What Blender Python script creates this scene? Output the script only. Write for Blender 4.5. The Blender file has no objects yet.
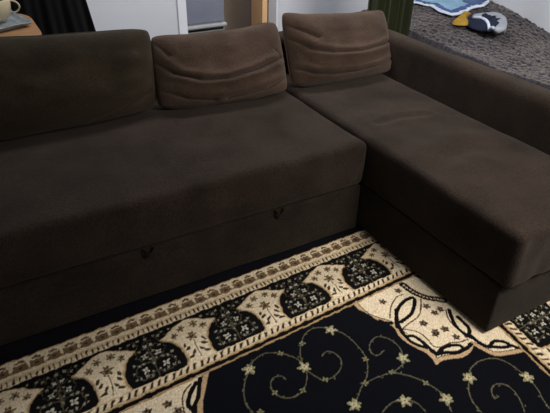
import bpy, bmesh, math, random
import numpy as np
from mathutils import Vector, Matrix, noise

random.seed(4)
SC = bpy.context.scene
COL = SC.collection
# ------------------------------------------------------------------ materials
def rgb(h):
    c = [int(h[i:i+2], 16)/255 for i in (0, 2, 4)]
    return tuple((x/12.92 if x <= .04045 else ((x+.055)/1.055)**2.4) for x in c) + (1,)

def mat(name, c1, c2=None, scale=8, rough=.8, bump=0, bscale=200, sheen=0, metal=0, detail=4, stretch=None, trans=0, spec=.3, fleck=0):
    m = bpy.data.materials.new(name); m.use_nodes = True
    nt = m.node_tree; b = nt.nodes['Principled BSDF']
    b.inputs['Roughness'].default_value = rough
    b.inputs['Metallic'].default_value = metal
    b.inputs['Specular IOR Level'].default_value = spec
    if sheen:
        b.inputs['Sheen Weight'].default_value = sheen
        b.inputs['Sheen Roughness'].default_value = .5
        b.inputs['Sheen Tint'].default_value = (.9, .78, .68, 1)
    if trans: b.inputs['Transmission Weight'].default_value = trans
    tc = nt.nodes.new('ShaderNodeTexCoord')
    src = tc.outputs['Object']
    if stretch:
        mp = nt.nodes.new('ShaderNodeMapping'); mp.inputs['Scale'].default_value = stretch
        nt.links.new(src, mp.inputs[0]); src = mp.outputs[0]
    n = nt.nodes.new('ShaderNodeTexNoise'); n.inputs['Scale'].default_value = scale; n.inputs['Detail'].default_value = detail
    nt.links.new(src, n.inputs['Vector'])
    r = nt.nodes.new('ShaderNodeValToRGB')
    r.color_ramp.elements[0].position = .3; r.color_ramp.elements[1].position = .7
    r.color_ramp.elements[0].color = rgb(c1); r.color_ramp.elements[1].color = rgb(c2 or c1)
    nt.links.new(n.outputs['Fac'], r.inputs[0]); nt.links.new(r.outputs[0], b.inputs['Base Color'])
    if fleck:
        n3 = nt.nodes.new('ShaderNodeTexNoise'); n3.inputs['Scale'].default_value = 150; n3.inputs['Detail'].default_value = 2
        nt.links.new(src, n3.inputs['Vector'])
        mr = nt.nodes.new('ShaderNodeMapRange'); mr.inputs[1].default_value = .3; mr.inputs[2].default_value = .7
        mr.inputs[3].default_value = 1-fleck; mr.inputs[4].default_value = 1+fleck; nt.links.new(n3.outputs['Fac'], mr.inputs[0])
        mx = nt.nodes.new('ShaderNodeVectorMath'); mx.operation = 'SCALE'
        nt.links.new(r.outputs[0], mx.inputs[0]); nt.links.new(mr.outputs[0], mx.inputs['Scale']); nt.links.new(mx.outputs[0], b.inputs['Base Color'])
    if bump:
        n2 = nt.nodes.new('ShaderNodeTexNoise'); n2.inputs['Scale'].default_value = bscale; n2.inputs['Detail'].default_value = 3
        nt.links.new(src, n2.inputs['Vector'])
        bp = nt.nodes.new('ShaderNodeBump'); bp.inputs['Strength'].default_value = bump; bp.inputs['Distance'].default_value = .003
        nt.links.new(n2.outputs['Fac'], bp.inputs['Height']); nt.links.new(bp.outputs[0], b.inputs['Normal'])
    return m

M_sofa = mat('brown_upholstery', '1e1711', '302620', 5, .95, 1, 200, .07, spec=.08, fleck=.35)
M_sofa_dark = mat('brown_upholstery_base', '1e1813', '2b241d', 6, .95, 1, 200, .06, spec=.08, fleck=.35)
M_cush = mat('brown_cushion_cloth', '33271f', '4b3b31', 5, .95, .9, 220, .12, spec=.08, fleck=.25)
M_cush_shaded = mat('shaded_olive_cushion_cloth', '231d15', '332a1f', 5, .95, .9, 220, .09, spec=.08, fleck=.25)  # leftmost cushion: weaker light on the left put into a darker cloth colour
M_black = mat('black_webbing', '070707', '0e0d0d', 40, .8, .3, 300)
M_foot = mat('black_plastic', '0b0b0b', '111111', 40, .5)
M_wall = mat('white_paint', 'bfc1c8', 'c8cad0', 1.5, .85, .1, 120)
M_trim = mat('white_gloss_paint', 'd2d4da', 'dadce2', 3, .45)
M_floor = mat('brown_floorboards', '3a2a20', '5a4332', 3, .5, .1, 30, stretch=(1, 9, 1))
M_ceil = mat('ceiling_paint', 'c8c8c8', 'd0d0d0', 2, .9)
M_bluegrey = mat('blue_grey_lacquer', '6e727f', '7a7e8a', 3, .5)
M_ledge = mat('pale_ledge', '9c9c9e', 'aaaaab', 6, .5)
M_brownpan = mat('brown_grey_wall', '75685e', '82756a', 3, .85, stretch=(1, 1, .3))
M_door = mat('tan_wood', 'd0a87c', 'dcb48a', 4, .5, stretch=(6, 6, .6))
M_table = mat('tan_table_wood', '8c6644', '9c7450', 4, .4, stretch=(.6, 6, 6))
M_metal = mat('dark_metal', '1a1a1a', '202020', 5, .4, metal=.8)
M_tray = mat('grey_glossy_plastic', '6f787c', '878f92', 20, .15, .4, 30, spec=.8)
M_mug = mat('cream_glaze', 'a3957a', 'afa185', 6, .3)
M_coffee = mat('dark_coffee', '1c0c08', '241008', 6, .2)
M_cloth = mat('black_cloth', '060608', '0a0a0c', 6, .9, .4, 150, .05, spec=.1)
M_curtain = mat('green_curtain_cloth', '1b200d', '2d3319', 5, .9, .3, 200, .1, stretch=(4, 4, .4))
M_fleece = mat('grey_fleece', '0c0c12', '33323c', 60, .95, 1.0, 130, .35, spec=.1, detail=6)
M_mattress = mat('pale_mattress', '8e8e92', '9a9a9e', 6, .9)
M_blue = mat('blue_print_cloth', '1c3460', '33507e', 9, .85, .3, 200, .1, detail=1)
M_lightblue = mat('pale_blue_cloth', '6f8fa8', '86a5bb', 12, .85, .2, 200)
M_white = mat('white_cloth', 'b4bccb', 'c4ccd8', 12, .85, .2, 200)
M_navy = mat('navy_cloth', '101626', '182036', 12, .9, .3, 200)
M_greycl = mat('pale_grey_cloth', '85889080'[:6], '9a9da4', 12, .9, .3, 200)
M_yellow = mat('mustard_cloth', '8a6a24', 'a5822f', 12, .9, .3, 200)

# ------------------------------------------------------------------ helpers
def tag(o, label=None, cat=None, group=None, kind=None):
    if label: o['label'] = label
    if cat: o['category'] = cat
    if group: o['group'] = group
    if kind: o['kind'] = kind
    return o

def empty(name, loc, label, cat, group=None, rz=0):
    o = bpy.data.objects.new(name, None); COL.objects.link(o)
    o.location = loc; o.rotation_euler = (0, 0, rz); o.empty_display_size = .1
    return tag(o, label, cat, group)

def link(name, me, m, parent=None, smooth=True):
    """mesh written in world coordinates; moved into the parent's frame"""
    if parent is not None:
        bpy.context.view_layer.update()
        top = Matrix.Identity(4); p = parent; chain = []
        while p is not None: chain.append(p); p = p.parent
        for q in reversed(chain):
            top = top @ (Matrix.Translation(q.location) @ q.rotation_euler.to_matrix().to_4x4())
        me.transform(top.inverted())
    o = bpy.data.objects.new(name, me); COL.objects.link(o)
    if parent is not None: o.parent = parent
    for mm in (m if isinstance(m, (list, tuple)) else [m]): me.materials.append(mm)
    if smooth:
        me.polygons.foreach_set('use_smooth', [True]*len(me.polygons))
    return o

def me_from(V, F, name='m'):
    me = bpy.data.meshes.new(name); me.from_pydata([tuple(v) for v in V], [], F); me.validate(); me.update(); return me

def bm_mesh(bm):
    bmesh.ops.recalc_face_normals(bm, faces=bm.faces)
    me = bpy.data.meshes.new('m'); bm.to_mesh(me); bm.free(); return me

def axis(a, b, step, r):
    """sample positions from a to b, denser inside the rounding radius"""
    edge = [r*(1-math.cos(k/5*math.pi/2)) for k in range(6)]
    n = max(1, int(round((b-a-2*r)/step)))
    mid = [a+r+(b-a-2*r)*k/n for k in range(1, n)]
    return [a+e for e in edge] + mid + [b-e for e in reversed(edge)]

def rbox(x0, x1, y0, y1, z0, z1, r=.02, step=.03, disp=None):
    """closed box of dense quads with rounded edges, optionally displaced along its normals"""
    X, Y, Z = axis(x0, x1, step, r), axis(y0, y1, step, r), axis(z0, z1, step, r)
    vid = {}; V = []; F = []
    def v(i, j, k):
        key = (i, j, k)
        if key not in vid:
            p = Vector((X[i], Y[j], Z[k]))
            c = Vector((min(max(p.x, x0+r), x1-r), min(max(p.y, y0+r), y1-r), min(max(p.z, z0+r), z1-r)))
            d = p-c
            if d.length > 1e-9: d.normalize()
            q = c+d*r
            if disp: q = disp(q, d)
            vid[key] = len(V); V.append(q)
        return vid[key]
    nx, ny, nz = len(X)-1, len(Y)-1, len(Z)-1
    for i in range(nx):
        for j in range(ny):
            F.append((v(i, j, 0), v(i, j+1, 0), v(i+1, j+1, 0), v(i+1, j, 0)))
            F.append((v(i, j, nz), v(i+1, j, nz), v(i+1, j+1, nz), v(i, j+1, nz)))
    for i in range(nx):
        for k in range(nz):
            F.append((v(i, 0, k), v(i+1, 0, k), v(i+1, 0, k+1), v(i, 0, k+1)))
            F.append((v(i, ny, k), v(i, ny, k+1), v(i+1, ny, k+1), v(i+1, ny, k)))
    for j in range(ny):
        for k in range(nz):
            F.append((v(0, j, k), v(0, j, k+1), v(0, j+1, k+1), v(0, j+1, k)))
            F.append((v(nx, j, k), v(nx, j+1, k), v(nx, j+1, k+1), v(nx, j, k+1)))
    return me_from(V, F)

def seg_d(px, py, pl):
    """distance from a point to a polyline"""
    best = 9
    for (ax, ay), (bx, by) in zip(pl, pl[1:]):
        dx, dy = bx-ax, by-ay
        t = max(0, min(1, ((px-ax)*dx+(py-ay)*dy)/(dx*dx+dy*dy+1e-12)))
        best = min(best, math.hypot(px-ax-t*dx, py-ay-t*dy))
    return best

def crease_at(s, t, cr):
    h = 0
    for pl, w, dep in cr:
        d = seg_d(s, t, pl)
        endf = 1
        h += -dep*1.9*math.exp(-(d/(w*.5))**2) + dep*.55*math.exp(-((d-2.2*w)/(1.5*w))**2)
    return h

def soft(amp, sc, seed=0):
    def f(q, d):
        n = noise.noise(Vector((q.x*sc+seed, q.y*sc, q.z*sc)))*amp + noise.noise(Vector((q.x*sc*3, q.y*sc*3+seed, q.z*sc*3)))*amp*.3
        return q + d*n
    return f

def tube(pts, rad, n=8, closed=False):
    pts = [Vector(p) for p in pts]; V = []; F = []
    N = len(pts)
    for i, p in enumerate(pts):
        a = pts[(i-1) % N] if (i or closed) else p; b = pts[(i+1) % N] if (i < N-1 or closed) else p
        t = (b-a).normalized()
        up = Vector((0, 0, 1)) if abs(t.z) < .9 else Vector((1, 0, 0))
        u = t.cross(up).normalized(); w = u.cross(t)
        for k in range(n):
            an = 2*math.pi*k/n; V.append(p+(u*math.cos(an)+w*math.sin(an))*rad)
    for i in range(N if closed else N-1):
        for k in range(n):
            a, b = i*n+k, i*n+(k+1) % n; c, d = ((i+1) % N)*n+(k+1) % n, ((i+1) % N)*n+k
            F.append((a, b, c, d))
    if not closed: F += [tuple(range(n))[::-1], tuple((N-1)*n+k for k in range(n))]
    return me_from(V, F)

def lathe(prof, cx, cy, n=40):
    V = []; F = []
    for r, z in prof:
        for k in range(n):
            a = 2*math.pi*k/n; V.append((cx+r*math.cos(a), cy+r*math.sin(a), z))
    for i in range(len(prof)-1):
        for k in range(n):
            F.append((i*n+k, i*n+(k+1) % n, (i+1)*n+(k+1) % n, (i+1)*n+k))
    F.append(tuple(range(n))[::-1]); F.append(tuple((len(prof)-1)*n+k for k in range(n)))
    return me_from(V, F)

# ------------------------------------------------------------------ the room
def struct(name, me, m, smooth=False, parent=None):
    o = link(name, me, m, parent, smooth)
    if parent is None: o['kind'] = 'structure'
    return o
B = lambda *a, r=.003: rbox(*a, r=r, step=2)
YW = 2.2
struct('floor', B(-3.4, 3.0, -3.2, 4.0, -.1, 0), M_floor)
struct('ceiling', B(-3.4, 3.0, -3.2, 4.0, 2.5, 2.6), M_ceil)
def wall_back():
    bm = bmesh.new()
    for (x0, x1, z0, z1) in ((-3.4, 0, 0, 2.5), (.80, 2.4, 0, 2.5), (0, .80, 2.05, 2.5)):
        g = bmesh.ops.create_cube(bm, size=1)['verts']
        for v in g: v.co = Vector(((x0+x1)/2+v.co.x*(x1-x0), YW+.05+v.co.y*.1, (z0+z1)/2+v.co.z*(z1-z0)))
    return bm_mesh(bm)
struct('wall_back', wall_back(), M_wall)
struct('wall_left', B(-3.5, -3.4, -3.2, 4.0, 0, 2.5), M_wall)
struct('wall_right', B(2.15, 2.25, -1.6, 2.2, 0, 2.5), M_wall)
struct('wall_hall', B(-.2, 1.6, 3.25, 3.35, 0, 2.5), M_brownpan)
struct('baseboard_back', B(-3.4, -.08, YW-.015, YW, 0, .09), M_trim)
struct('trim_1', B(-.012, .052, YW-.02, YW+.11, 0, 2.1), M_trim)
struct('trim_2', B(.788, .806, YW-.02, YW+.11, 0, 2.1), M_trim)
struct('trim_3', B(-.012, .808, YW-.02, YW+.11, 2.05, 2.12), M_trim)
# open door leaf, hinged on the right jamb
dv = Vector((.221, .62)).normalized(); nv = Vector((-dv.y, dv.x))
def leaf(a0, a1, t0, t1, z0, z1, o=Vector((.79, 2.33))):
    V = []
    for z in (z0, z1):
        for a, t in ((a0, t0), (a1, t0), (a1, t1), (a0, t1)):
            p = o+dv*a+nv*t; V.append((p.x, p.y, z))
    return me_from(V, [(0, 3, 2, 1), (4, 5, 6, 7), (0, 1, 5, 4), (1, 2, 6, 5), (2, 3, 7, 6), (3, 0, 4, 7)])
dr = struct('door_1', leaf(0, .68, 0, .04, .01, 2.04), M_door)
h = link('door_handle', leaf(.6, .62, .04, .09, .98, 1.0), M_metal, dr, False)

# storage cabinet standing just inside the doorway
cab = empty('storage_cabinet', (.21, 2.45, 0), 'blue-grey cabinet with a pale ledge, standing inside the white-framed doorway', 'cabinet')
link('carcass', B(.06, .412, 2.33, 2.65, 0, 1.5), M_ledge, cab, False)
link('door', B(.072, .403, 2.31, 2.335, .39, 1.49, r=.004), M_bluegrey, cab, False)
link('ledge', B(.06, .412, 2.285, 2.34, .358, .378, r=.004), M_ledge, cab, False)
link('painted_gap_shade', B(.10, .40, 2.325, 2.336, .325, .34), M_black, cab, False)  # solid black strip painting the shade between ledge and drawer
link('drawer', B(.07, .403, 2.31, 2.335, .03, .315, r=.004), M_ledge, cab, False)

# ------------------------------------------------------------------ corner sofa
H, S = .468, .2546
sofa = empty('corner_sofa', (-.55, .1, 0), 'large dark brown fabric corner sofa with a chaise, standing along the patterned rug', 'sofa')
XL = -1.66
def seat_disp(q, d):
    q = soft(.006, 3.2)(q, d)
    if d.y < -.3:   # front skirt tucks in toward the bottom seam
        q.y += .012*max(0, (S+.10-q.z)/.10)
    return q
link('seat', rbox(XL+.004, -.004, -.02, .93, S+.003, H, .032, .028, seat_disp), M_sofa, sofa)
link('base_frame', rbox(XL+.02, -.012, .03, .93, .035, S-.004, .01, .2), M_sofa_dark, sofa)
drw = link('drawer', rbox(XL+.006, -.008, -.004, .03, .022, S-.002, .011, .05, soft(.003, 4)), M_sofa_dark, sofa)
for hx in (-.979, -.43):
    pts = [(hx-.020, -.004, S-.000), (hx-.017, -.016, S-.006), (hx-.006, -.022, S-.016), (hx+.006, -.022, S-.016), (hx+.017, -.016, S-.006), (hx+.020, -.004, S-.000)]
    V = []
    for p in pts:
        for off in ((0, 0, .008), (0, -.003, .008), (0, -.003, -.010), (0, 0, -.010)):
            V.append(Vector(p)+Vector(off))
    F = []
    for i in range(len(pts)-1):
        for k in range(4): F.append((i*4+k, i*4+(k+1) % 4, (i+1)*4+(k+1) % 4, (i+1)*4+k))
    F += [(3, 2, 1, 0), (20, 21, 22, 23)]
    link('pull_loop', me_from(V, F), M_black, drw, False)
YC = -.765
wr = [([(.143, .113), (.27, .125), (.40, .09)], .02, .006), ([(.02, .06), (.08, .12), (.16, .17)], .03, .003), ([(.16, -.27), (.35, -.23)], .045, .004), ([(.1, -.3), (.3, -.25), (.45, -.33)], .06, .005)]
def ch_disp(q, d):
    q = soft(.007, 3.0, 7)(q, d)
    if d.z > .5:
        for pl, w, a in wr:
            dd = seg_d(q.x, q.y, pl); q.z += -a*math.exp(-(dd/w)**2)+a*.8*math.exp(-((dd-1.9*w)/w)**2)
    if d.y < -.3: q.y += .010*noise.noise(Vector((q.x*14, 0, q.z*3)))
    return q
link('chaise_seat', rbox(.004, .588, YC-.028, .93, S-.012, H+.002, .027, .018, ch_disp), M_sofa, sofa)
link('chaise_base', rbox(.008, .588, YC, .93, .024, S-.004, .010, .05, soft(.002, 5)), M_sofa_dark, sofa)
def arm_disp(q, d):
    q = soft(.005, 3.4, 3)(q, d); q.x += (q.z-.47)*.05; return q
link('armrest', rbox(.592, .712, YC-.01, 1.01, .024, .668, .038, .03, arm_disp), M_sofa, sofa)
link('armrest', rbox(XL-.125, XL, -.02, 1.01, .024, .66, .038, .05, soft(.004, 3)), M_sofa, sofa)
link('backrest', rbox(XL+.002, .60, .87, 1.01, .024, .665, .038, .04, soft(.005, 3, 5)), M_sofa, sofa)
for fx, fy in ((XL-.06, .06), (XL-.06, .93), (.06, YC+.08), (.62, YC+.08), (.62, .93), (-.8, .5)):
    z0 = .0135 if fy < .05 else 0
    link('foot', lathe([(.018, z0), (.022, z0+.003), (.022, .026), (.02, .03)], fx, fy, 20), M_foot, sofa)

# ------------------------------------------------------------------ loose back cushions
def cushion(bl, br, tl, tr, T, creases, seed, label, top_curve=(0, 0, 0), nS=140, nT=100, cloth=None):
    bl, br, tl, tr = map(Vector, (bl, br, tl, tr))
    root = empty('back_cushion', (bl+br)/2, label, 'cushion', 'loose back cushions along the sofa')
    def P(s, t, side):
        a, b = 2*s-1, 2*t-1
        # outline: sides bow in slightly between the pointed corners
        sx = s + .008*a*(1-b*b)
        tt = t
        base = (bl*(1-sx)+br*sx)*(1-tt)+(tl*(1-sx)+tr*sx)*tt
        # rounded corners
        kx, ky = abs(a)**10, abs(b)**10
        cr = .013 if b > 0 else .024
        base.x -= math.copysign(cr*kx*abs(b)**8, a); base.z -= math.copysign(cr*ky*abs(a)**(8 if b > 0 else 4), b)
        c0, c1, c2 = top_curve
        base.z += t*t*(c0*(1-s)*(1-s)+c1*2*s*(1-s)+c2*s*s)
        up = ((tl+tr)-(bl+br)).normalized(); rt = ((br+tr)-(bl+tl)).normalized()
        nrm = rt.cross(up)      # points to -y
        prof = max(0, (1-abs(a)**3.4)*(1-abs(b)**3.0))**.52
        low = 1+.18*(1-t)       # filling slumps to the bottom
        h = T*prof*low*(1 if side > 0 else .5+.5*(1-t))
        if side > 0:
            edge = min(1, 6*min(s, 1-s, t+.12, 1-t))
            h += crease_at(s, t, creases)*max(0, edge)
            h += (noise.noise(Vector((s*2.6+seed, t*2.6, 0)))*.012 + noise.noise(Vector((s*7+seed, t*7, 3)))*.0045)*prof
            h = max(h, 0)
        return base+nrm*h*side + (Vector((0, 0, noise.noise(Vector((s*5+seed, t*5, 9)))*.006)))
    def e(n):   # denser toward the edges
        return [.5-.5*math.cos(math.pi*k/n)*(.55+.45*abs(math.cos(math.pi*k/n))**.5) for k in range(n+1)]
    ss = [(.5-.5*math.cos(math.pi*k/nS))*.5+k/nS*.5 for k in range(nS+1)]
    ts = [(.5-.5*math.cos(math.pi*k/nT))*.5+k/nT*.5 for k in range(nT+1)]
    V = []; F = []; idf = {}; idb = {}
    for i, s in enumerate(ss):
        for j, t in enumerate(ts):
            idf[i, j] = len(V); V.append(P(s, t, 1))
            if 0 < i < nS and 0 < j < nT: idb[i, j] = len(V); V.append(P(s, t, -1))
            else: idb[i, j] = idf[i, j]
    for i in range(nS):
        for j in range(nT):
            F.append((idf[i, j], idf[i+1, j], idf[i+1, j+1], idf[i, j+1]))
            F.append((idb[i, j], idb[i, j+1], idb[i+1, j+1], idb[i+1, j]))
    link('cover', me_from(V, F), cloth or M_cush, root)
    ring = [V[idf[i, 0]] for i in range(nS)]+[V[idf[nS, j]] for j in range(nT)]+[V[idf[i, nT]] for i in range(nS, 0, -1)]+[V[idf[0, j]] for j in range(nT, 0, -1)]
    link('piping', tube(ring[::2], .0035, 6, True), cloth or M_cush, root)
    return root
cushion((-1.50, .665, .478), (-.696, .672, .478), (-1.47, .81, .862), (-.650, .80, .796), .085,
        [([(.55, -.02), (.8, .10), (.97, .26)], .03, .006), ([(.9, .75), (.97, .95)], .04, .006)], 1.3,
        'widest brown back cushion with a smooth front, leftmost on the sofa', (0, -.005, .02), cloth=M_cush_shaded)
cushion((-.684, .655, .478), (-.045, .59, .478), (-.648, .79, .774), (-.020, .77, .786), .085,
        [([(.0, .64), (.13, .45), (.3, .34), (.5, .29), (.73, .37), (1.0, .50)], .026, .020),
         ([(.02, .25), (.2, .10), (.4, .04)], .03, .012), ([(.5, .03), (.8, .09), (1, .22)], .03, .014),
         ([(.02, .88), (.1, .7)], .03, .008), ([(.99, .85), (.9, .62), (.96, .45)], .03, .006)], 5.1,
        'brown back cushion with one deep sagging fold, between the two other cushions', (.01, -.035, 0))
cushion((.004, .625, .478), (.615, .595, .478), (.012, .77, .822), (.652, .77, .775), .085,
        [([(.0, .83), (.11, .73), (.23, .63)], .035, .008),
         ([(.0, .66), (.17, .48), (.35, .40), (.58, .38), (.82, .42), (1, .50)], .024, .016),
         ([(.0, .27), (.17, .16), (.38, .11), (.58, .10), (.8, .13), (1, .24)], .026, .020)], 9.4,
        'reddish-brown back cushion with two sagging folds, rightmost beside the armrest', (0, -.035, 0))

# ------------------------------------------------------------------ rug, pattern drawn from shapes on a dense mesh
R = {
 'vines': [[(-0.817,-0.493),(-0.797,-0.473),(-0.775,-0.462),(-0.734,-0.456),(-0.688,-0.481),(-0.658,-0.514),(-0.646,-0.541),(-0.646,-0.572)],[(-0.822,-0.503),(-0.852,-0.532),(-0.878,-0.579),(-0.886,-0.615),(-0.881,-0.646)],[(-0.646,-0.572),(-0.659,-0.611),(-0.7,-0.651),(-0.743,-0.658),(-0.774,-0.641),(-0.787,-0.61),(-0.782,-0.582),(-0.761,-0.562),(-0.733,-0.568),(-0.728,-0.587)],[(-0.645,-0.566),(-0.63,-0.52),(-0.593,-0.468),(-0.549,-0.439),(-0.502,-0.441),(-0.468,-0.472),(-0.44,-0.509),(-0.43,-0.563),(-0.431,-0.613),(-0.446,-0.66),(-0.484,-0.706),(-0.527,-0.733),(-0.565,-0.761),(-0.588,-0.777)],[(-0.645,-0.592),(-0.633,-0.625),(-0.613,-0.651),(-0.574,-0.651),(-0.536,-0.632),(-0.517,-0.602),(-0.52,-0.572),(-0.54,-0.551),(-0.567,-0.561)],[(-0.323,-0.703),(-0.303,-0.661),(-0.309,-0.611),(-0.34,-0.581),(-0.38,-0.592),(-0.405,-0.624),(-0.395,-0.65),(-0.359,-0.643)],[(-0.328,-0.718),(-0.369,-0.73),(-0.397,-0.731),(-0.454,-0.725),(-0.507,-0.723)],[(-0.397,-0.731),(-0.357,-0.769),(-0.326,-0.818),(-0.309,-0.874),(-0.314,-0.902),(-0.332,-0.943)],[(-0.524,-0.839),(-0.479,-0.827),(-0.436,-0.835),(-0.406,-0.866),(-0.404,-0.904)],[(-0.185,-0.874),(-0.15,-0.848),(-0.092,-0.84),(-0.041,-0.856),(-0.016,-0.895),(-0.01,-0.941),(-0.01,-0.962),(-0.017,-1.009),(-0.038,-1.052),(-0.048,-1.083)],[(-0.193,-0.882),(-0.225,-0.912),(-0.245,-0.947),(-0.25,-0.988)],[(-0.129,-1.053),(-0.107,-1.021),(-0.094,-0.983),(-0.099,-0.952),(-0.123,-0.936),(-0.154,-0.943),(-0.173,-0.971),(-0.156,-0.973)]],
 'flowers': [[(-0.817,-0.493)],[(-0.647,-0.571)],[(-0.47,-0.474)],[(-0.587,-0.775)],[(-0.323,-0.702)],[(-0.185,-0.874)],[(-0.009,-0.965)],[(-0.435,-0.841)],[(-0.313,-0.899)]],
 'buds': [[(-0.687,-0.482)],[(-0.596,-0.478)],[(-0.442,-0.642)],[(-0.612,-0.649)],[(-0.504,-0.724)],[(-0.7,-0.651)],[(-0.785,-0.615)],[(-0.859,-0.656)],[(-0.397,-0.731)],[(-0.328,-0.82)]],
 'rspan': [[(-0.317,-0.394),(-0.316,-0.432),(-0.312,-0.477),(-0.288,-0.519),(-0.265,-0.549),(-0.258,-0.576),(-0.268,-0.616),(-0.265,-0.65),(-0.252,-0.689),(-0.237,-0.723),(-0.235,-0.753),(-0.242,-0.778),(-0.213,-0.777),(-0.182,-0.783),(-0.148,-0.797),(-0.111,-0.798),(-0.078,-0.788),(-0.063,-0.78),(-0.054,-0.801),(-0.041,-0.834),(-0.017,-0.857),(0.053,-0.88),(0.074,-0.88),(0.108,-0.945),(0.123,-0.734),(0.113,-0.54),(-0.0,-0.381)]],
 'rspan_edge': [[(-0.317,-0.394),(-0.316,-0.432),(-0.312,-0.477),(-0.288,-0.519),(-0.265,-0.549),(-0.258,-0.576),(-0.268,-0.616),(-0.265,-0.65),(-0.252,-0.689),(-0.237,-0.723),(-0.235,-0.753),(-0.242,-0.778),(-0.213,-0.777),(-0.182,-0.783),(-0.148,-0.797),(-0.111,-0.798),(-0.078,-0.788),(-0.063,-0.78),(-0.054,-0.801),(-0.041,-0.834),(-0.017,-0.857),(0.053,-0.88),(0.074,-0.88)]],
 'rspan_black': [[(-0.245,-0.579),(-0.23,-0.555),(-0.198,-0.519),(-0.16,-0.494),(-0.111,-0.48),(-0.085,-0.487),(-0.103,-0.513),(-0.146,-0.546),(-0.178,-0.557),(-0.215,-0.564)],[(-0.19,-0.506),(-0.21,-0.532),(-0.232,-0.567),(-0.246,-0.605),(-0.246,-0.628),(-0.223,-0.64),(-0.214,-0.667),(-0.211,-0.705),(-0.209,-0.733),(-0.207,-0.746)],[(-0.246,-0.628),(-0.249,-0.653),(-0.233,-0.688),(-0.213,-0.708)],[(-0.207,-0.746),(-0.174,-0.736),(-0.137,-0.738),(-0.106,-0.755),(-0.111,-0.775),(-0.142,-0.771),(-0.173,-0.755),(-0.207,-0.746)],[(-0.111,-0.775),(-0.085,-0.774),(-0.065,-0.769)],[(-0.009,-0.603),(-0.031,-0.64),(-0.048,-0.678),(-0.05,-0.711),(-0.046,-0.735),(-0.037,-0.756),(-0.032,-0.789),(-0.022,-0.808)],[(-0.007,-0.647),(-0.009,-0.675),(-0.012,-0.703),(-0.026,-0.724),(-0.044,-0.734)],[(-0.037,-0.737),(-0.032,-0.783),(-0.017,-0.812)],[(-0.012,-0.808),(0.019,-0.799),(0.05,-0.82),(0.05,-0.841),(0.021,-0.833),(-0.01,-0.812)],[(0.055,-0.837),(0.068,-0.858),(0.09,-0.88)],[(-0.281,-0.523),(-0.269,-0.54),(-0.248,-0.551)],[(-0.318,-0.447),(-0.303,-0.482),(-0.296,-0.515),(-0.273,-0.537),(-0.253,-0.553)]],
 'rspan_lines': [[(-0.239,-0.529),(-0.198,-0.485),(-0.142,-0.451),(-0.106,-0.452)],[(-0.064,-0.505),(-0.095,-0.54),(-0.138,-0.573),(-0.203,-0.586),(-0.237,-0.599),(-0.234,-0.621)],[(-0.236,-0.594),(-0.213,-0.612),(-0.191,-0.641),(-0.188,-0.68),(-0.192,-0.71),(-0.174,-0.726),(-0.128,-0.729),(-0.093,-0.743),(-0.067,-0.746)],[(-0.02,-0.597),(-0.044,-0.633),(-0.054,-0.674),(-0.054,-0.714),(-0.06,-0.75)]],
 'rspan_arc': [[(-0.07,-0.404),(-0.066,-0.444),(-0.055,-0.48),(-0.036,-0.511),(-0.009,-0.534),(0.011,-0.553)]],
 'rspan_flowers': [[(-0.069,-0.588)],[(-0.146,-0.611)],[(-0.097,-0.669)],[(-0.136,-0.663)],[(-0.073,-0.546)],[(-0.037,-0.583)],[(-0.207,-0.446)],[(-0.112,-0.425)],[(-0.145,-0.671)],[(-0.146,-0.608)],[(-0.095,-0.67)],[(-0.088,-0.718)]],
 'lspan': [[(-1.422,-0.452),(-1.255,-0.45),(-1.111,-0.444),(-0.97,-0.435),(-0.935,-0.435),(-0.954,-0.466),(-0.979,-0.507),(-1.004,-0.549),(-1.026,-0.618),(-1.049,-0.699),(-1.221,-0.674),(-1.458,-0.64)]],
 'lspan_edge': [[(-0.938,-0.437),(-0.956,-0.465),(-0.973,-0.492),(-0.999,-0.53),(-1.018,-0.574),(-1.033,-0.633)]],
 'lspan_black': [[(-0.975,-0.447),(-0.99,-0.476),(-1.009,-0.513),(-1.032,-0.539),(-1.043,-0.56)],[(-0.992,-0.458),(-1.016,-0.478),(-1.034,-0.5),(-1.047,-0.524),(-1.042,-0.549)]],
 'lspan_lines': [[(-1.011,-0.456),(-1.034,-0.468),(-1.052,-0.49),(-1.062,-0.516),(-1.068,-0.547)]],
 'lspan_flowers': [[(-1.104,-0.491)],[(-1.083,-0.531)],[(-1.168,-0.488)]],
 'rline': [[(0.095,-0.778),(0.075,-0.897),(0.06,-1.002)]],
}

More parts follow.
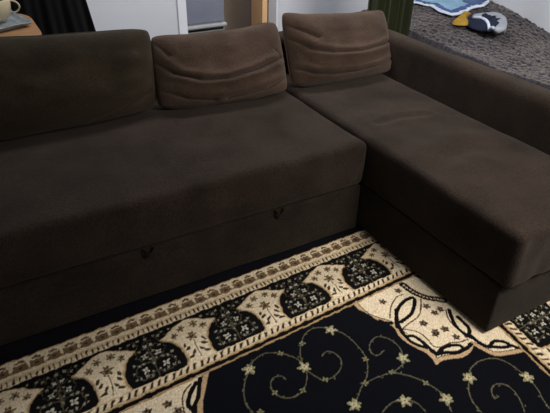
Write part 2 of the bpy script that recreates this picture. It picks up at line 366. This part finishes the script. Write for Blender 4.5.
def rug():
    fx = list(np.arange(-1.62, .46, .0032)); fy = list(np.arange(-1.22, .0, .0032))
    xs = np.array(list(np.linspace(-2.6, -1.64, 50))+fx+list(np.linspace(.465, .56, 24)))
    ys = np.array(list(np.linspace(-2.0, -1.24, 60))+fy+[.02, .045])
    X, Y = np.meshgrid(xs, ys)
    Cc = lambda h: np.array(rgb(h)[:3])
    navy, cream, cream2, tan, dark, olive, white, brown = map(Cc, ('07080f', 'ecd6b4', 'd4ba92', 'ba986c', '0c0909', '5f5334', 'cbc4b2', '4a3527'))
    img = np.empty(X.shape+(3,)); img[:] = navy
    gx = -.0215+.0375*X                      # outer cream edge on the sofa side
    Vd = (gx-Y)*.365/(.3575-.016*np.clip(X, -1.6, .3))   # distance inward
    Ux = X-.04*(Y-gx)
    wx = .0016*np.sin(X*71+3*np.sin(Y*43))+.0012*np.sin(X*173+Y*97); wy = .0014*np.sin(Y*83+2*np.sin(X*57))+.0012*np.sin(X*131-Y*151)
    Vd = Vd+wy; Ux = Ux+wx
    xl = .095+.12*(Y+.778)
    Wd = .365-(X-xl); Uy = -(Y+.2)-.14+wy; Wd = Wd+wx
    onright = Wd < Vd
    D = np.where(onright, Wd, Vd); U = np.where(onright, Uy, Ux)
    per = .307
    # --- border profile
    def put(m, c): img[m] = c
    def star(cu, cd, du, dd, r, n, c, rot=0, depth=.45, m0=None):
        a = np.arctan2(dd, du)+rot; rr = np.hypot(du, dd)
        m = rr < r*(1-depth+depth*np.cos(n*a)) if depth < .5 else rr < r*(.55+.45*np.cos(n*a))
        if m0 is not None: m &= m0
        img[m] = c
    inb = (D > 0) & (D < .112)
    put(inb, cream)
    put((D > 0) & (D < .006), tan)
    # fan palmettes
    p = .055; du = (U+p/2) % p-p/2
    for k in range(-3, 4):
        a = k*.5; cx, cy = .0200*math.sin(a), .056-.040*math.cos(a)
        put(inb & (np.hypot(du-cx, D-cy) < .0058), brown)
        put(inb & (np.hypot(du-cx, D-cy) < .0022), tan)
    for k in range(-2, 3):
        a = k*.55; cx, cy = .0115*math.sin(a), .054-.022*math.cos(a)
        put(inb & (np.hypot(du-cx, D-cy) < .0048), brown)
    put(inb & (np.hypot(du*.55, (D-.046)*.75) < .0125), Cc('7a6244')); put(inb & (np.hypot(du*.9, (D-.046)) < .006), brown)
    du2 = (U) % p-p/2
    put(inb & (np.hypot(du2*1.2, D-.056) < .006), tan)
    # small hanging ticks
    p = .0183; du = (U+p/2) % p-p/2
    put((D > .070) & (D < .104), cream2)
    put((D > .080) & (D < .100) & (np.abs(du) > .0062), Cc('2a1f18'))
    put((D > .066) & (D < .074), cream)
    put(inb & (np.hypot(du, (D-.096)*.8) < .0065), cream)
    put((D > .104) & (D < .112), dark)
    # main band
    band = (D >= .112) & (D < .312)
    put(band, dark)
    c = (U+per/2+.0) % per-per/2             # 0 at a cartouche centre
    q = np.abs(np.where(c > 0, c, -c)); sgn = np.sign(c)
    t = D
    # half width of the cartouche with depth
    tp = np.array([.112, .120, .128, .138, .150, .160, .170, .185, .205, .235, .270, .300, .312])
    hw = np.array([.000, .026, .046, .058, .080, .106, .100, .076, .060, .049, .044, .047, .056])
    half = np.interp(t, tp, hw)
    cart = band & (q < half)
    put(band & (q < half+.005), tan*.8); put(cart, cream)
    put(cart & (q > half-.006), cream2)
    # dark cell: scrolling stems and white blossoms
    e = per/2-q                              # 0 at the centre of a dark cell
    cell = band & ~cart & (q > half+.008)
    for (cx, cy, r, w) in ((.034, .262, .034, .0024), (.028, .192, .024, .0022), (.0, .150, .014, .002), (.052, .142, .018, .002)):
        rr = np.hypot(e-cx, D-cy); put(cell & (np.abs(rr-r-.003*np.sin(7*np.arctan2(D-cy, e-cx))) < w*.62), Cc('5a523f'))
    put(cell & (e < .0018), Cc('5a523f'))
    put(cell & (e < .006) & (np.abs(D-.225) < .012), Cc('5a523f'))
    for (cx, cy, r) in ((.036, .262, .0150), (.026, .205, .0120), (.012, .163, .0085), (.060, .285, .007), (.052, .232, .007), (.020, .290, .006), (.056, .175, .006), (.045, .138, .007), (.0, .130, .008), (.0, .245, .006), (.074, .255, .006), (.068, .225, .007), (.012, .275, .005), (.036, .285, .007), (.010, .225, .005), (.075, .285, .006), (.034, .232, .006), (.036, .176, .006), (.012, .190, .006), (.028, .128, .006), (.062, .128, .006), (.09, .125, .006)):
        du, dd = e-cx, D-cy
        star(0, 0, du, dd, r, 4, white*.9 if r > .008 else Cc('9a937c'), .6, .3, cell)
        if r > .01: put(cell & (np.hypot(du, dd) < r*.28), olive)
    # cartouche blossoms and leaves
    for (cx, cy, r) in ((0, .200, .023), (.025, .147, .017), (.056, .170, .0155)):
        du, dd = q-cx, D-cy
        star(0, 0, du, dd, r, 6, Cc('63523a'), .2, .25, cart)
        star(0, 0, du, dd, r*.55, 6, Cc('a88f68'), .2, .25, cart)
        put(cart & (np.hypot(du, dd) < r*.3), Cc('4f3a26'))
    put(cart & (q < .0018) & (D > .215) & (D < .30), Cc('5a4a34'))
    for (cx, cy, an) in ((.016, .268, .9), (.030, .285, .3), (.030, .247, .6), (.036, .228, 1.2)):
        du, dd = q-cx, D-cy; a_ = du*math.cos(an)+dd*math.sin(an); b_ = -du*math.sin(an)+dd*math.cos(an)
        put(cart & ((a_/.012)**2+(b_/.0058)**2 < 1), Cc('463726'))
    # inner tick guard and lines
    put((D >= .312) & (D < .345), cream2)
    p = .0256; du = (U+D*.5) % p-p/2
    put((D > .317) & (D < .340) & (np.abs(du) > .008), Cc('33281e'))
    put((D > .316) & (D < .336) & (np.abs(du) < .006), cream)
    put((D >= .345) & (D < .350), tan)
    put((D >= .350) & (D < .366), dark)
    put((D >= .366) & (D < .374), tan*.85)
    field = D > .374
    # --- brushes in rug coordinates
    def win(x0, x1, y0, y1):
        i0, i1 = np.searchsorted(xs, (x0, x1)); j0, j1 = np.searchsorted(ys, (y0, y1)); return slice(j0, j1), slice(i0, i1)
    def smooth_pl(pl, n=6):
        if len(pl) < 3: return pl
        P = [pl[0]]+list(pl)+[pl[-1]]; out = []
        for i in range(1, len(P)-2):
            for k in range(n):
                t = k/n; r = []
                for a in (0, 1):
                    p0, p1, p2, p3 = P[i-1][a], P[i][a], P[i+1][a], P[i+2][a]
                    r.append(.5*(2*p1+(p2-p0)*t+(2*p0-5*p1+4*p2-p3)*t*t+(3*p1-p0-3*p2+p3)*t**3))
                out.append(tuple(r))
        return out+[pl[-1]]
    def stroke(pl, w, col, m0=None, sm=True):
        if sm: pl = smooth_pl(pl)
        for (ax, ay), (bx, by) in zip(pl, pl[1:]):
            sl = win(min(ax, bx)-w, max(ax, bx)+w, min(ay, by)-w, max(ay, by)+w)
            x, y = X[sl], Y[sl]; dx, dy = bx-ax, by-ay
            if x.size == 0: continue
            t = np.clip(((x-ax)*dx+(y-ay)*dy)/(dx*dx+dy*dy+1e-12), 0, 1)
            m = np.hypot(x-ax-t*dx, y-ay-t*dy) < w
            if m0 is not None: m &= m0[sl]
            img[sl][m] = col
    def poly(pl, col, m0=None):
        xx = [p[0] for p in pl]; yy = [p[1] for p in pl]
        sl = win(min(xx), max(xx), min(yy), max(yy)); x, y = X[sl], Y[sl]; ins = np.zeros(x.shape, bool)
        for (ax, ay), (bx, by) in zip(pl, pl[1:]+pl[:1]):
            if ay == by: continue
            ins ^= ((ay > y) != (by > y)) & (x < (bx-ax)*(y-ay)/(by-ay)+ax)
        if m0 is not None: ins &= m0[sl]
        img[sl][ins] = col; full = np.zeros(X.shape, bool); full[sl] = ins; return full
    def flower(x0, y0, r, n, col, mid, rot=0., dep=.3, m0=None):
        sl = win(x0-r, x0+r, y0-r, y0+r); x, y = X[sl]-x0, Y[sl]-y0
        a = np.arctan2(y, x)+rot; rr = np.hypot(x, y)
        m = rr < r*(1-dep+dep*np.cos(n*a))
        if m0 is not None: m &= m0[sl]
        img[sl][m] = col; img[sl][m & (rr < r*.28)] = mid
    vine = Cc('615b46'); petal = Cc('8f8763'); 
    # corner spandrels
    ext = [(-1.12, -.74), (-1.19, -.80), (-1.22, -.90), (-1.30, -.87), (-1.40, -.90), (-1.50, -1.0), (-1.60, -1.0)]
    R['lspan_edge'] = [R['lspan_edge'][0]+ext]
    R['lspan'] = [R['lspan_edge'][0]+[(-1.72, -.88), (-1.80, -.90), (-1.86, -.78), (-2.0, -.66), (-2.1, -.44)]+[p for p in R['lspan'][0][:4]]]
    R['lspan_black'] += [[(-1.13, -.70), (-1.16, -.77), (-1.21, -.85)], [(-1.25, -.83), (-1.32, -.82), (-1.38, -.86), (-1.30, -.85), (-1.25, -.83)]]
    R['lspan_flowers'] += [[p] for p in ((-1.25, -.72), (-1.32, -.66), (-1.20, -.60), (-1.38, -.76), (-1.45, -.84), (-1.40, -.62), (-1.5, -.7))]
    for key in ('rspan', 'lspan'):
        sp = poly(smooth_pl(R[key+'_edge'][0])+R[key][0][len(R[key+'_edge'][0]):] if key == 'rspan' else R[key][0], cream, field)
        for pl in R[key+'_edge']:
            stroke(pl, .020, dark, sp); stroke(pl, .0165, Cc('c4a37c'), sp)
        for pl in R[key+'_lines']: stroke(pl, .0026, brown*1.2, sp)
        for pl in R[key+'_black']: stroke(pl, .0074, dark, sp)
        for pl in R[key+'_flowers']:
            x0, y0 = pl[0]; flower(x0, y0, .0165, 5, Cc('6b5744'), tan, x0*40, .2, sp); flower(x0+.002, y0-.002, .0115, 3, Cc('241b18'), Cc('8a7458'), x0*70, .25, sp)
        if key == 'rspan':
            for pl in R['rspan_arc']:
                stroke(pl, .0145, dark, field)
                sp2 = smooth_pl(pl, 5)
                for (x0, y0) in sp2[1::2]: flower(x0, y0, .0065, 4, cream2, cream2)
    # meandering vines with star blossoms
    for pl in R['vines']: stroke(pl, .0020, vine, field)
    random.seed(2)
    for pl in R['vines']:
        s = smooth_pl(pl, 3)
        for (x0, y0) in s[2::3]:
            flower(x0+random.uniform(-.007, .007), y0+random.uniform(-.007, .007), .0042, 2, vine*1.1, vine, random.random()*3)
    for i, pl in enumerate(R['flowers']):
        x0, y0 = pl[0]; flower(x0, y0, .025, 5, petal, Cc('8a5a48'), i*.9, .34); flower(x0+.002, y0, .020, 4, Cc('a9a07c'), petal, i*.5+1, .4); flower(x0, y0, .012, 5, Cc('c4bb98'), Cc('9a5f4a'), i*.4, .2)
    for i, pl in enumerate(R['buds']):
        x0, y0 = pl[0]; flower(x0, y0, .012, 4, Cc('857f5c'), olive, i*.5, .3)
    # the rest of the field, hidden from here by the frame edge
    rng = random.Random(8)
    for k in range(26):
        x0 = rng.uniform(-2.3, -.2); y0 = rng.uniform(-1.85, -1.4)
        if rng.random() < 2:
            a0 = rng.random()*6; pl = [(x0+(.05+.016*i)*math.cos(a0+i*.5), y0+(.05+.016*i)*math.sin(a0+i*.5)) for i in range(8)]
            stroke(pl, .006, vine, field); flower(pl[0][0], pl[0][1], .03, 6, petal, olive)
    # woven irregularity
    nrng = np.random.default_rng(3)
    img *= (1+.16*nrng.standard_normal(X.shape))[..., None].clip(.5, 1.5)
    img = img.clip(0, 1)
    ny, nx = X.shape
    lum = img.mean(-1)
    Z = .0115+.0012*np.clip(lum*3, 0, 1)+.0006*nrng.random(X.shape)
    co = np.stack([X, Y, Z], -1).reshape(-1, 3)
    idx = np.arange(ny*nx).reshape(ny, nx)
    quads = np.stack([idx[:-1, :-1], idx[:-1, 1:], idx[1:, 1:], idx[1:, :-1]], -1).reshape(-1, 4)
    # skirt down to the floor
    rim = np.concatenate([idx[0, :], idx[1:, -1], idx[-1, -2::-1], idx[-2:0:-1, 0]])
    low = co[rim].copy(); low[:, 2] = 0; n0 = len(co); co = np.concatenate([co, low]); k = np.arange(len(rim)); k2 = (k+1) % len(rim)
    sk = np.stack([rim[k2], rim[k], n0+k, n0+k2], -1)
    quads = np.concatenate([quads, sk])
    me = bpy.data.meshes.new('rug'); me.vertices.add(len(co)); me.vertices.foreach_set('co', co.astype(np.float32).ravel())
    me.loops.add(quads.size); me.loops.foreach_set('vertex_index', quads.astype(np.int32).ravel())
    me.polygons.add(len(quads)); me.polygons.foreach_set('loop_start', np.arange(0, quads.size, 4, dtype=np.int32))
    me.update(calc_edges=True)
    at = me.color_attributes.new('weave', 'FLOAT_COLOR', 'POINT')
    colr = np.ones((len(co), 4), np.float32); colr[:ny*nx, :3] = img.reshape(-1, 3); colr[ny*nx:, :3] = navy
    at.data.foreach_set('color', colr.ravel())
    return me
def rug_mat():
    m = bpy.data.materials.new('woven_pile'); m.use_nodes = True; nt = m.node_tree; b = nt.nodes['Principled BSDF']
    a = nt.nodes.new('ShaderNodeAttribute'); a.attribute_name = 'weave'
    nt.links.new(a.outputs['Color'], b.inputs['Base Color'])
    b.inputs['Roughness'].default_value = .95; b.inputs['Specular IOR Level'].default_value = .1
    b.inputs['Sheen Weight'].default_value = .04
    return m
rg = link('patterned_rug', rug(), rug_mat(), None, True)
tag(rg, 'oriental rug with a navy field, cream floral border and twining vines, lying before the sofa', 'rug')

# ------------------------------------------------------------------ table, tray, mug
tb = empty('side_table', (-1.5, 1.55, 0), 'tan wooden table with a rounded corner, behind the left end of the sofa', 'table')
def slab(x0, x1, y0, y1, z0, z1, r, n=8):
    bm = bmesh.new(); ring = []
    for cx, cy, a0 in ((x1-r, y1-r, 0), (x0+r, y1-r, 90), (x0+r, y0+r, 180), (x1-r, y0+r, 270)):
        for k in range(n+1):
            a = math.radians(a0+90*k/n); ring.append((cx+r*math.cos(a), cy+r*math.sin(a)))
    f = bm.faces.new([bm.verts.new((x, y, z0)) for x, y in ring])
    g = bmesh.ops.extrude_face_region(bm, geom=[f])
    for v in [v for v in g['geom'] if isinstance(v, bmesh.types.BMVert)]: v.co.z = z1
    bmesh.ops.bevel(bm, geom=[e for e in bm.edges if abs(e.verts[0].co.z-e.verts[1].co.z) < 1e-6], offset=.004, segments=2, affect='EDGES')
    return bm_mesh(bm)
link('tabletop', slab(-2.1, -1.035, 1.12, 1.80, .69, .72, .2), M_table, tb, False)
for lx in (-2.0, -1.14):
    for ly in (1.22, 1.70):
        link('leg', lathe([(.017, 0), (.019, .01), (.026, .68), (.028, .692)], lx, ly, 16), M_table, tb)
tray = empty('plastic_tray', (-1.25, 1.56, .72), 'crinkled glossy grey plastic tray lying on the tan table', 'tray')
def tray_mesh():
    bm = bmesh.new(); nx, ny = 44, 36; V = {}
    c = Vector((-1.052, 1.415)); ux = Vector((-.90, -.42)).normalized(); uy = Vector((-.22, .97)).normalized()
    W, L = .46, .33
    for i in range(nx+1):
        for j in range(ny+1):
            a, b = i/nx, j/ny; p = c+ux*W*a+uy*L*b
            ed = min(a*W, (1-a)*W, b*L, (1-b)*L)
            z = .724+.022*max(0, 1-ed/.022)**.6+noise.noise(Vector((p.x*22, p.y*22, 1)))*.006+noise.noise(Vector((p.x*55, p.y*40, 4)))*.003
            V[i, j] = bm.verts.new((p.x, p.y, max(z, .7225)))
    for i in range(nx):
        for j in range(ny): bm.faces.new((V[i, j], V[i+1, j], V[i+1, j+1], V[i, j+1]))
    g = bmesh.ops.extrude_face_region(bm, geom=bm.faces[:])
    for v in [v for v in g['geom'] if isinstance(v, bmesh.types.BMVert)]: v.co.z -= .002
    return bm_mesh(bm)
link('sheet', tray_mesh(), M_tray, tray)
MX, MY = -1.225, 1.565
cup = empty('cup', (MX, MY, .729), 'wide cream cup with dark contents, standing on the grey plastic tray', 'cup')
link('body', lathe([(.05, .729), (.055, .731), (.085, .75), (.100, .79), (.106, .835), (.103, .839), (.078, .836), (.074, .828), (.074, .815), (.001, .812)], MX, MY), M_mug, cup)
link('drink', lathe([(.001, .8165), (.0735, .8165), (.0735, .82), (.001, .8205)], MX, MY), M_coffee, cup)
link('handle', tube([*[(MX+.098+.040*math.sin(a), MY-.02-.006*math.sin(a), .797+.030*math.cos(a)) for a in [k*math.pi/14 for k in range(15)]]], .0045, 8), M_mug, cup)

# ------------------------------------------------------------------ chair with black coat
CX, CY = -.885, 1.93
ch = empty('dining_chair', (CX, 1.72, 0), 'black chair standing by the back wall, mostly hidden under the black coat', 'chair')
link('seat', B(CX-.15, CX+.2, 1.50, 1.93, .43, .46, r=.01), M_foot, ch)
link('backrest', B(CX-.17, CX+.2, 1.945, 1.975, .62, 1.02, r=.01), M_foot, ch)
for lx in (CX-.12, CX+.18):
    link('leg', B(lx-.015, lx+.015, 1.52, 1.55, 0, .44, r=.004), M_foot, ch)
    link('leg', B(lx-.015, lx+.015, 1.94, 1.97, 0, .66, r=.004), M_foot, ch)
def coat():
    V = []; F = []; nu, nv = 70, 46
    for j in range(nv+1):
        v = j/nv
        for i in range(nu+1):
            u = i/nu
            z = 1.06-.60*v
            wl = -.20-.045*v; wr_ = .150+.085*v**.8
            x = CX+wl+(wr_-wl)*u
            fold = .014*math.sin(u*21+v*1.5)*v+.010*math.sin(u*47+2)*v
            y = 1.915+fold-.05*v+.05*(2*u-1)**2*.4
            V.append((x, y, z+.01*math.sin(u*9)*v - .03*abs(2*u-1)**3*(1-v)))
    for j in range(nv):
        for i in range(nu): a = j*(nu+1)+i; F.append((a, a+nu+1, a+nu+2, a+1))
    me = me_from(V, F); bm = bmesh.new(); bm.from_mesh(me)
    # over the top rail and down behind
    top = [bm.verts[:][i] for i in range(nu+1)]
    prev = top
    for dy, dz in ((.02, .015), (.06, .015), (.085, -.01), (.095, -.3)):
        cur = [bm.verts.new((t.co.x, t.co.y+dy, t.co.z+dz)) for t in top]
        for i in range(nu): bm.faces.new((prev[i], prev[i+1], cur[i+1], cur[i]))
        prev = cur
    return bm_mesh(bm)
tag(link('black_coat', coat(), M_cloth), 'black cloth coat draped over the chair beside the tan table', 'coat')
# a sleeve hangs at the right side
# ------------------------------------------------------------------ curtain
def curtain():
    V = []; F = []; nu, nv = 120, 30
    for j in range(nv+1):
        z = .02+2.36*j/nv
        for i in range(nu+1):
            u = i/nu; x = .815+.355*u
            V.append((x+.004*math.sin(z*3+u*20), 1.09+.022*math.sin(u*2*math.pi*6.3+.4*math.sin(z*1.3))+.008*math.sin(u*61), z))
    for j in range(nv):
        for i in range(nu): a = j*(nu+1)+i; F.append((a, a+1, a+nu+2, a+nu+1))
    return me_from(V, F)
cu = empty('curtain', (.98, 1.09, 0), 'dark green curtain hanging in folds between the sofa corner and the bed', 'curtain')
link('fabric', curtain(), M_curtain, cu)
link('curtain_rod', tube([(.72, 1.09, 2.39), (2.15, 1.09, 2.39)], .012, 10), M_metal, cu)

# ------------------------------------------------------------------ bed
bed = empty('bed', (1.62, .6, 0), 'bed against the white wall, spread with a shaggy dark grey blanket', 'bed')
BX0, BX1, BY0, BY1 = 1.18, 2.14, -.85, 1.69
link('bed_frame', B(BX0+.03, BX1, BY0+.05, BY1, .06, .22, r=.01), M_brownpan, bed)
link('mattress', B(BX0+.02, BX1-.005, BY0+.02, BY1, .22, .36, r=.04), M_mattress, bed)
for lx in (BX0+.08, BX1-.08):
    for ly in (BY0+.12, BY1-.1):
        link('leg', B(lx-.03, lx+.03, ly-.03, ly+.03, 0, .065), M_metal, bed, False)
def bz(x, y):
    t = min(1, max(0, (y-.55)/.8)); t = t*t*(3-2*t)
    k = min(1, max(0, (x-1.15)/.9))
    return .475+(.10*t)*(.25+.75*k)-.025*k*(1-t)
def blanket():
    V = []; F = []; nu, nv = 150, 300
    for j in range(nv+1):
        y = BY0+(BY1-BY0)*j/nv
        for i in range(nu+1):
            u = i/nu
            x = BX0+(BX1-BX0)*u
            z = bz(x, y)
            side = max(0, 1-(x-BX0)/.05); z -= .30*side**2
            fr = max(0, 1-(y-BY0)/.05); z -= .25*fr**2
            n = noise.noise(Vector((x*4, y*4, 0)))*.018+noise.noise(Vector((x*38, y*38, 2)))*.010+abs(noise.noise(Vector((x*80, y*80, 5))))*.012
            V.append((x, y, z+n))
    for j in range(nv):
        for i in range(nu): a = j*(nu+1)+i; F.append((a, a+1, a+nu+2, a+nu+1))
    return me_from(V, F)
tag(link('blanket', blanket(), M_fleece, bed), None)

# cloth with white hem lying on the bed
def sheet_poly(outline, zoff, thick, amp, seed, zf=bz, res=.012, hem=None):
    xs_ = [p[0] for p in outline]; ys_ = [p[1] for p in outline]
    bm = bmesh.new(); vs = {}
    nx = int((max(xs_)-min(xs_))/res)+1; ny = int((max(ys_)-min(ys_))/res)+1
    def inside(x, y):
        r = False
        for (ax, ay), (bx, by) in zip(outline, outline[1:]+outline[:1]):
            if (ay > y) != (by > y) and x < (bx-ax)*(y-ay)/(by-ay)+ax: r = not r
        return r
    def vert(i, j):
        if (i, j) not in vs:
            x, y = min(xs_)+i*res, min(ys_)+j*res
            n = noise.noise(Vector((x*8+seed, y*8, 0)))*amp+noise.noise(Vector((x*22+seed, y*22, 3)))*amp*.4
            vs[i, j] = bm.verts.new((x, y, zf(x, y)+zoff+max(n, -zoff*.2)))
        return vs[i, j]
    for i in range(nx):
        for j in range(ny):
            x, y = min(xs_)+(i+.5)*res, min(ys_)+(j+.5)*res
            if inside(x, y):
                f = bm.faces.new((vert(i, j), vert(i+1, j), vert(i+1, j+1), vert(i, j+1))); f.material_index = hem(x, y) if hem else 0
    for v in [v for v in bm.verts if v.is_boundary]:   # pull stair-stepped boundary onto the outline
        best = None
        for (ax, ay), (bx, by) in zip(outline, outline[1:]+outline[:1]):
            dx, dy = bx-ax, by-ay; t = max(0, min(1, ((v.co.x-ax)*dx+(v.co.y-ay)*dy)/(dx*dx+dy*dy+1e-12)))
            p = (ax+t*dx, ay+t*dy); dd = math.hypot(p[0]-v.co.x, p[1]-v.co.y)
            if best is None or dd < best[0]: best = (dd, p)
        v.co.x, v.co.y = best[1]
    g = bmesh.ops.extrude_face_region(bm, geom=bm.faces[:])
    for v in [v for v in g['geom'] if isinstance(v, bmesh.types.BMVert)]: v.co.z += thick
    return bm_mesh(bm)
BLUE = [(1.618, 1.629), (1.596, 1.559), (1.622, 1.501), (1.649, 1.426), (1.609, 1.299), (1.605, 1.215), (1.621, 1.173), (1.697, 1.174), (1.788, 1.189), (1.874, 1.207), (1.933, 1.178), (2.037, 1.23), (2.204, 1.364), (2.281, 1.651), (2.037, 1.851), (1.736, 1.791)]
NAVY = [(1.666, 1.092), (1.582, 0.989), (1.56, 0.884), (1.597, 0.823), (1.6, 0.769), (1.612, 0.734), (1.743, 0.807), (1.867, 0.892), (1.93, 0.964), (1.945, 1.035), (1.91, 1.084), (1.934, 1.16), (1.879, 1.169), (1.781, 1.156)]
GREY = [(1.649, 1.015), (1.728, 0.993), (1.805, 0.973), (1.801, 0.918), (1.733, 0.839), (1.628, 0.758), (1.499, 0.668)]
STRIPE = [(1.647, 1.008), (1.652, 0.938), (1.609, 0.833), (1.513, 0.714)]
YEL = [(1.524, 1.07), (1.499, 1.024), (1.559, 0.979), (1.606, 1.003), (1.641, 1.059), (1.713, 1.107), (1.798, 1.159), (1.798, 1.223), (1.708, 1.178), (1.609, 1.114)]
def hem(x, y):
    d_ = seg_d(x, y, BLUE[:12]); 
    if d_ < .030: return 1
    if d_ < .075 or (noise.noise(Vector((x*5, y*5, 8))) < -.12): return 0
    return 2
BLUE = [(x, min(y, 1.66)) for x, y in BLUE]
tag(link('printed_cloth', sheet_poly(BLUE, .018, .008, .012, 2, res=.014, hem=hem), [M_blue, M_white, M_lightblue]),
    'blue printed cloth with a white hem, spread over the far end of the bed', 'cloth')

def puff(outline, base, hgt, seed, res=.008):
    """stuffed shape over an outline: domed, wrinkled, closed underneath"""
    xs_ = [p[0] for p in outline]; ys_ = [p[1] for p in outline]
    cx, cy = sum(xs_)/len(xs_), sum(ys_)/len(ys_)
    sm = []
    n = len(outline)
    for i in range(n):
        p0, p1, p2, p3 = outline[i-1], outline[i], outline[(i+1) % n], outline[(i+2) % n]
        for k in range(5):
            t = k/5; sm.append(tuple(.5*(2*p1[a]+(p2[a]-p0[a])*t+(2*p0[a]-5*p1[a]+4*p2[a]-p3[a])*t*t+(3*p1[a]-p0[a]-3*p2[a]+p3[a])*t**3) for a in (0, 1)))
    V = []; F = []; R_ = 14; N = len(sm)
    for side in (1, -1):
        for j in range(R_+1):
            r_ = math.cos(j/R_*math.pi/2)
            for i in range(N):
                x, y = cx+(sm[i][0]-cx)*r_, cy+(sm[i][1]-cy)*r_
                hh = math.sin(j/R_*math.pi/2)
                w_ = noise.noise(Vector((x*20+seed, y*20, 0)))*.5+noise.noise(Vector((x*50+seed, y*50, 0)))*.15
                z = bz(cx, cy)+base+(hgt*hh*(1+w_) if side > 0 else -base*.6*hh)
                V.append((x, y, z))
    off = (R_+1)*N
    for s_ in (0, 1):
        for j in range(R_):
            for i in range(N):
                a, b = s_*off+j*N+i, s_*off+j*N+(i+1) % N
                F.append((a, b, b+N, a+N) if s_ == 0 else (a, a+N, b+N, b))
    me = me_from(V, F); bm = bmesh.new(); bm.from_mesh(me); bmesh.ops.remove_doubles(bm, verts=bm.verts, dist=.0004); return bm_mesh(bm)
def ribbon(pl, w0, w1, seed, dome, base):
    """padded strip lying over the dome"""
    V = []; F = []; n = 8; pts = []
    P = [pl[0]]+pl+[pl[-1]]
    for i in range(1, len(P)-2):
        for k in range(6):
            t = k/6; pts.append(tuple(.5*(2*P[i][a]+(P[i+1][a]-P[i-1][a])*t+(2*P[i-1][a]-5*P[i][a]+4*P[i+1][a]-P[i+2][a])*t*t+(3*P[i][a]-P[i-1][a]-3*P[i+1][a]+P[i+2][a])*t**3) for a in (0, 1)))
    pts.append(pl[-1]); N = len(pts)
    for i, p in enumerate(pts):
        a, b = pts[max(0, i-1)], pts[min(N-1, i+1)]; t = Vector((b[0]-a[0], b[1]-a[1])).normalized(); nn = Vector((-t.y, t.x))
        w = w0+(w1-w0)*i/N; w *= min(1, .45+i/4, .45+(N-1-i)/4)
        zc = dome(p[0], p[1])
        for k in range(n*2):
            an = math.pi*k/n
            V.append((p[0]+nn.x*w*math.cos(an), p[1]+nn.y*w*math.cos(an), zc+base*math.sin(an)))
    m_ = n*2
    for i in range(N-1):
        for k in range(m_): F.append((i*m_+k, i*m_+(k+1) % m_, (i+1)*m_+(k+1) % m_, (i+1)*m_+k))
    F += [tuple(range(m_))[::-1], tuple((N-1)*m_+k for k in range(m_))]
    return me_from(V, F)
gcx, gcy = sum(p[0] for p in NAVY)/len(NAVY), sum(p[1] for p in NAVY)/len(NAVY)
gar = empty('crumpled_garment', (gcx, gcy, bz(gcx, gcy)), 'crumpled navy garment with pale grey panel and mustard sleeve, lying on the grey blanket', 'garment')
link('body', puff(NAVY, .022, .055, 4), M_navy, gar)
def dome(x, y):
    d_ = min(1, seg_d(x, y, NAVY+NAVY[:1])/.10)
    return bz(gcx, gcy)+.022+.055*math.sin(math.acos(1-d_))
link('grey_panel', ribbon(GREY, .030, .036, 1, dome, .014), M_greycl, gar)
link('white_stripe', ribbon(STRIPE, .010, .010, 1, dome, .010), M_white, gar)
link('sleeve', puff(YEL, .015, .035, 9), M_yellow, gar)


# ------------------------------------------------------------------ light
def area(name, loc, target, sx, sy, power, col):
    l = bpy.data.lights.new(name, 'AREA'); l.shape = 'RECTANGLE'; l.size = sx; l.size_y = sy; l.energy = power; l.color = col
    if name == 'window_light': l.spread = math.radians(135)
    o = bpy.data.objects.new(name, l); COL.objects.link(o); o.location = loc
    o.rotation_euler = (Vector(target)-Vector(loc)).to_track_quat('-Z', 'Y').to_euler(); return o
area('window_light', (.3, -1.75, 2.0), (1.4, .5, .3), .8, .6, 43, (1, .97, .93))
area('hall_light', (.5, 2.75, 2.4), (.45, 2.8, 0), .6, .5, 20, (1, .95, .9))
area('back_wall_light', (.3, 1.15, 2.42), (.5, 1.9, .3), 1.8, .25, 52, (.93, .96, 1))
w = bpy.data.worlds.new('World'); SC.world = w; w.use_nodes = True
w.node_tree.nodes['Background'].inputs[0].default_value = (.92, .95, 1, 1); w.node_tree.nodes['Background'].inputs[1].default_value = .29
SC.view_settings.view_transform = 'Standard'
SC.view_settings.look = 'None'; SC.view_settings.exposure = 0

# ------------------------------------------------------------------ camera
cd = bpy.data.cameras.new('camera'); cam = bpy.data.objects.new('camera', cd); COL.objects.link(cam)
cd.sensor_fit = 'HORIZONTAL'; cd.sensor_width = 36; cd.lens = 538.7136/550*36; cd.clip_start = .02
r, u, f = Vector((.87188478, -.48937661, .01809629)), Vector((.25436841, .48414676, .83719689)), Vector((.41846583, .7253361, -.54660213))
m = Matrix((r, u, -f)).transposed().to_4x4(); m.translation = Vector((-1.3597, -1.5863, 1.4667)); cam.matrix_world = m
SC.camera = cam
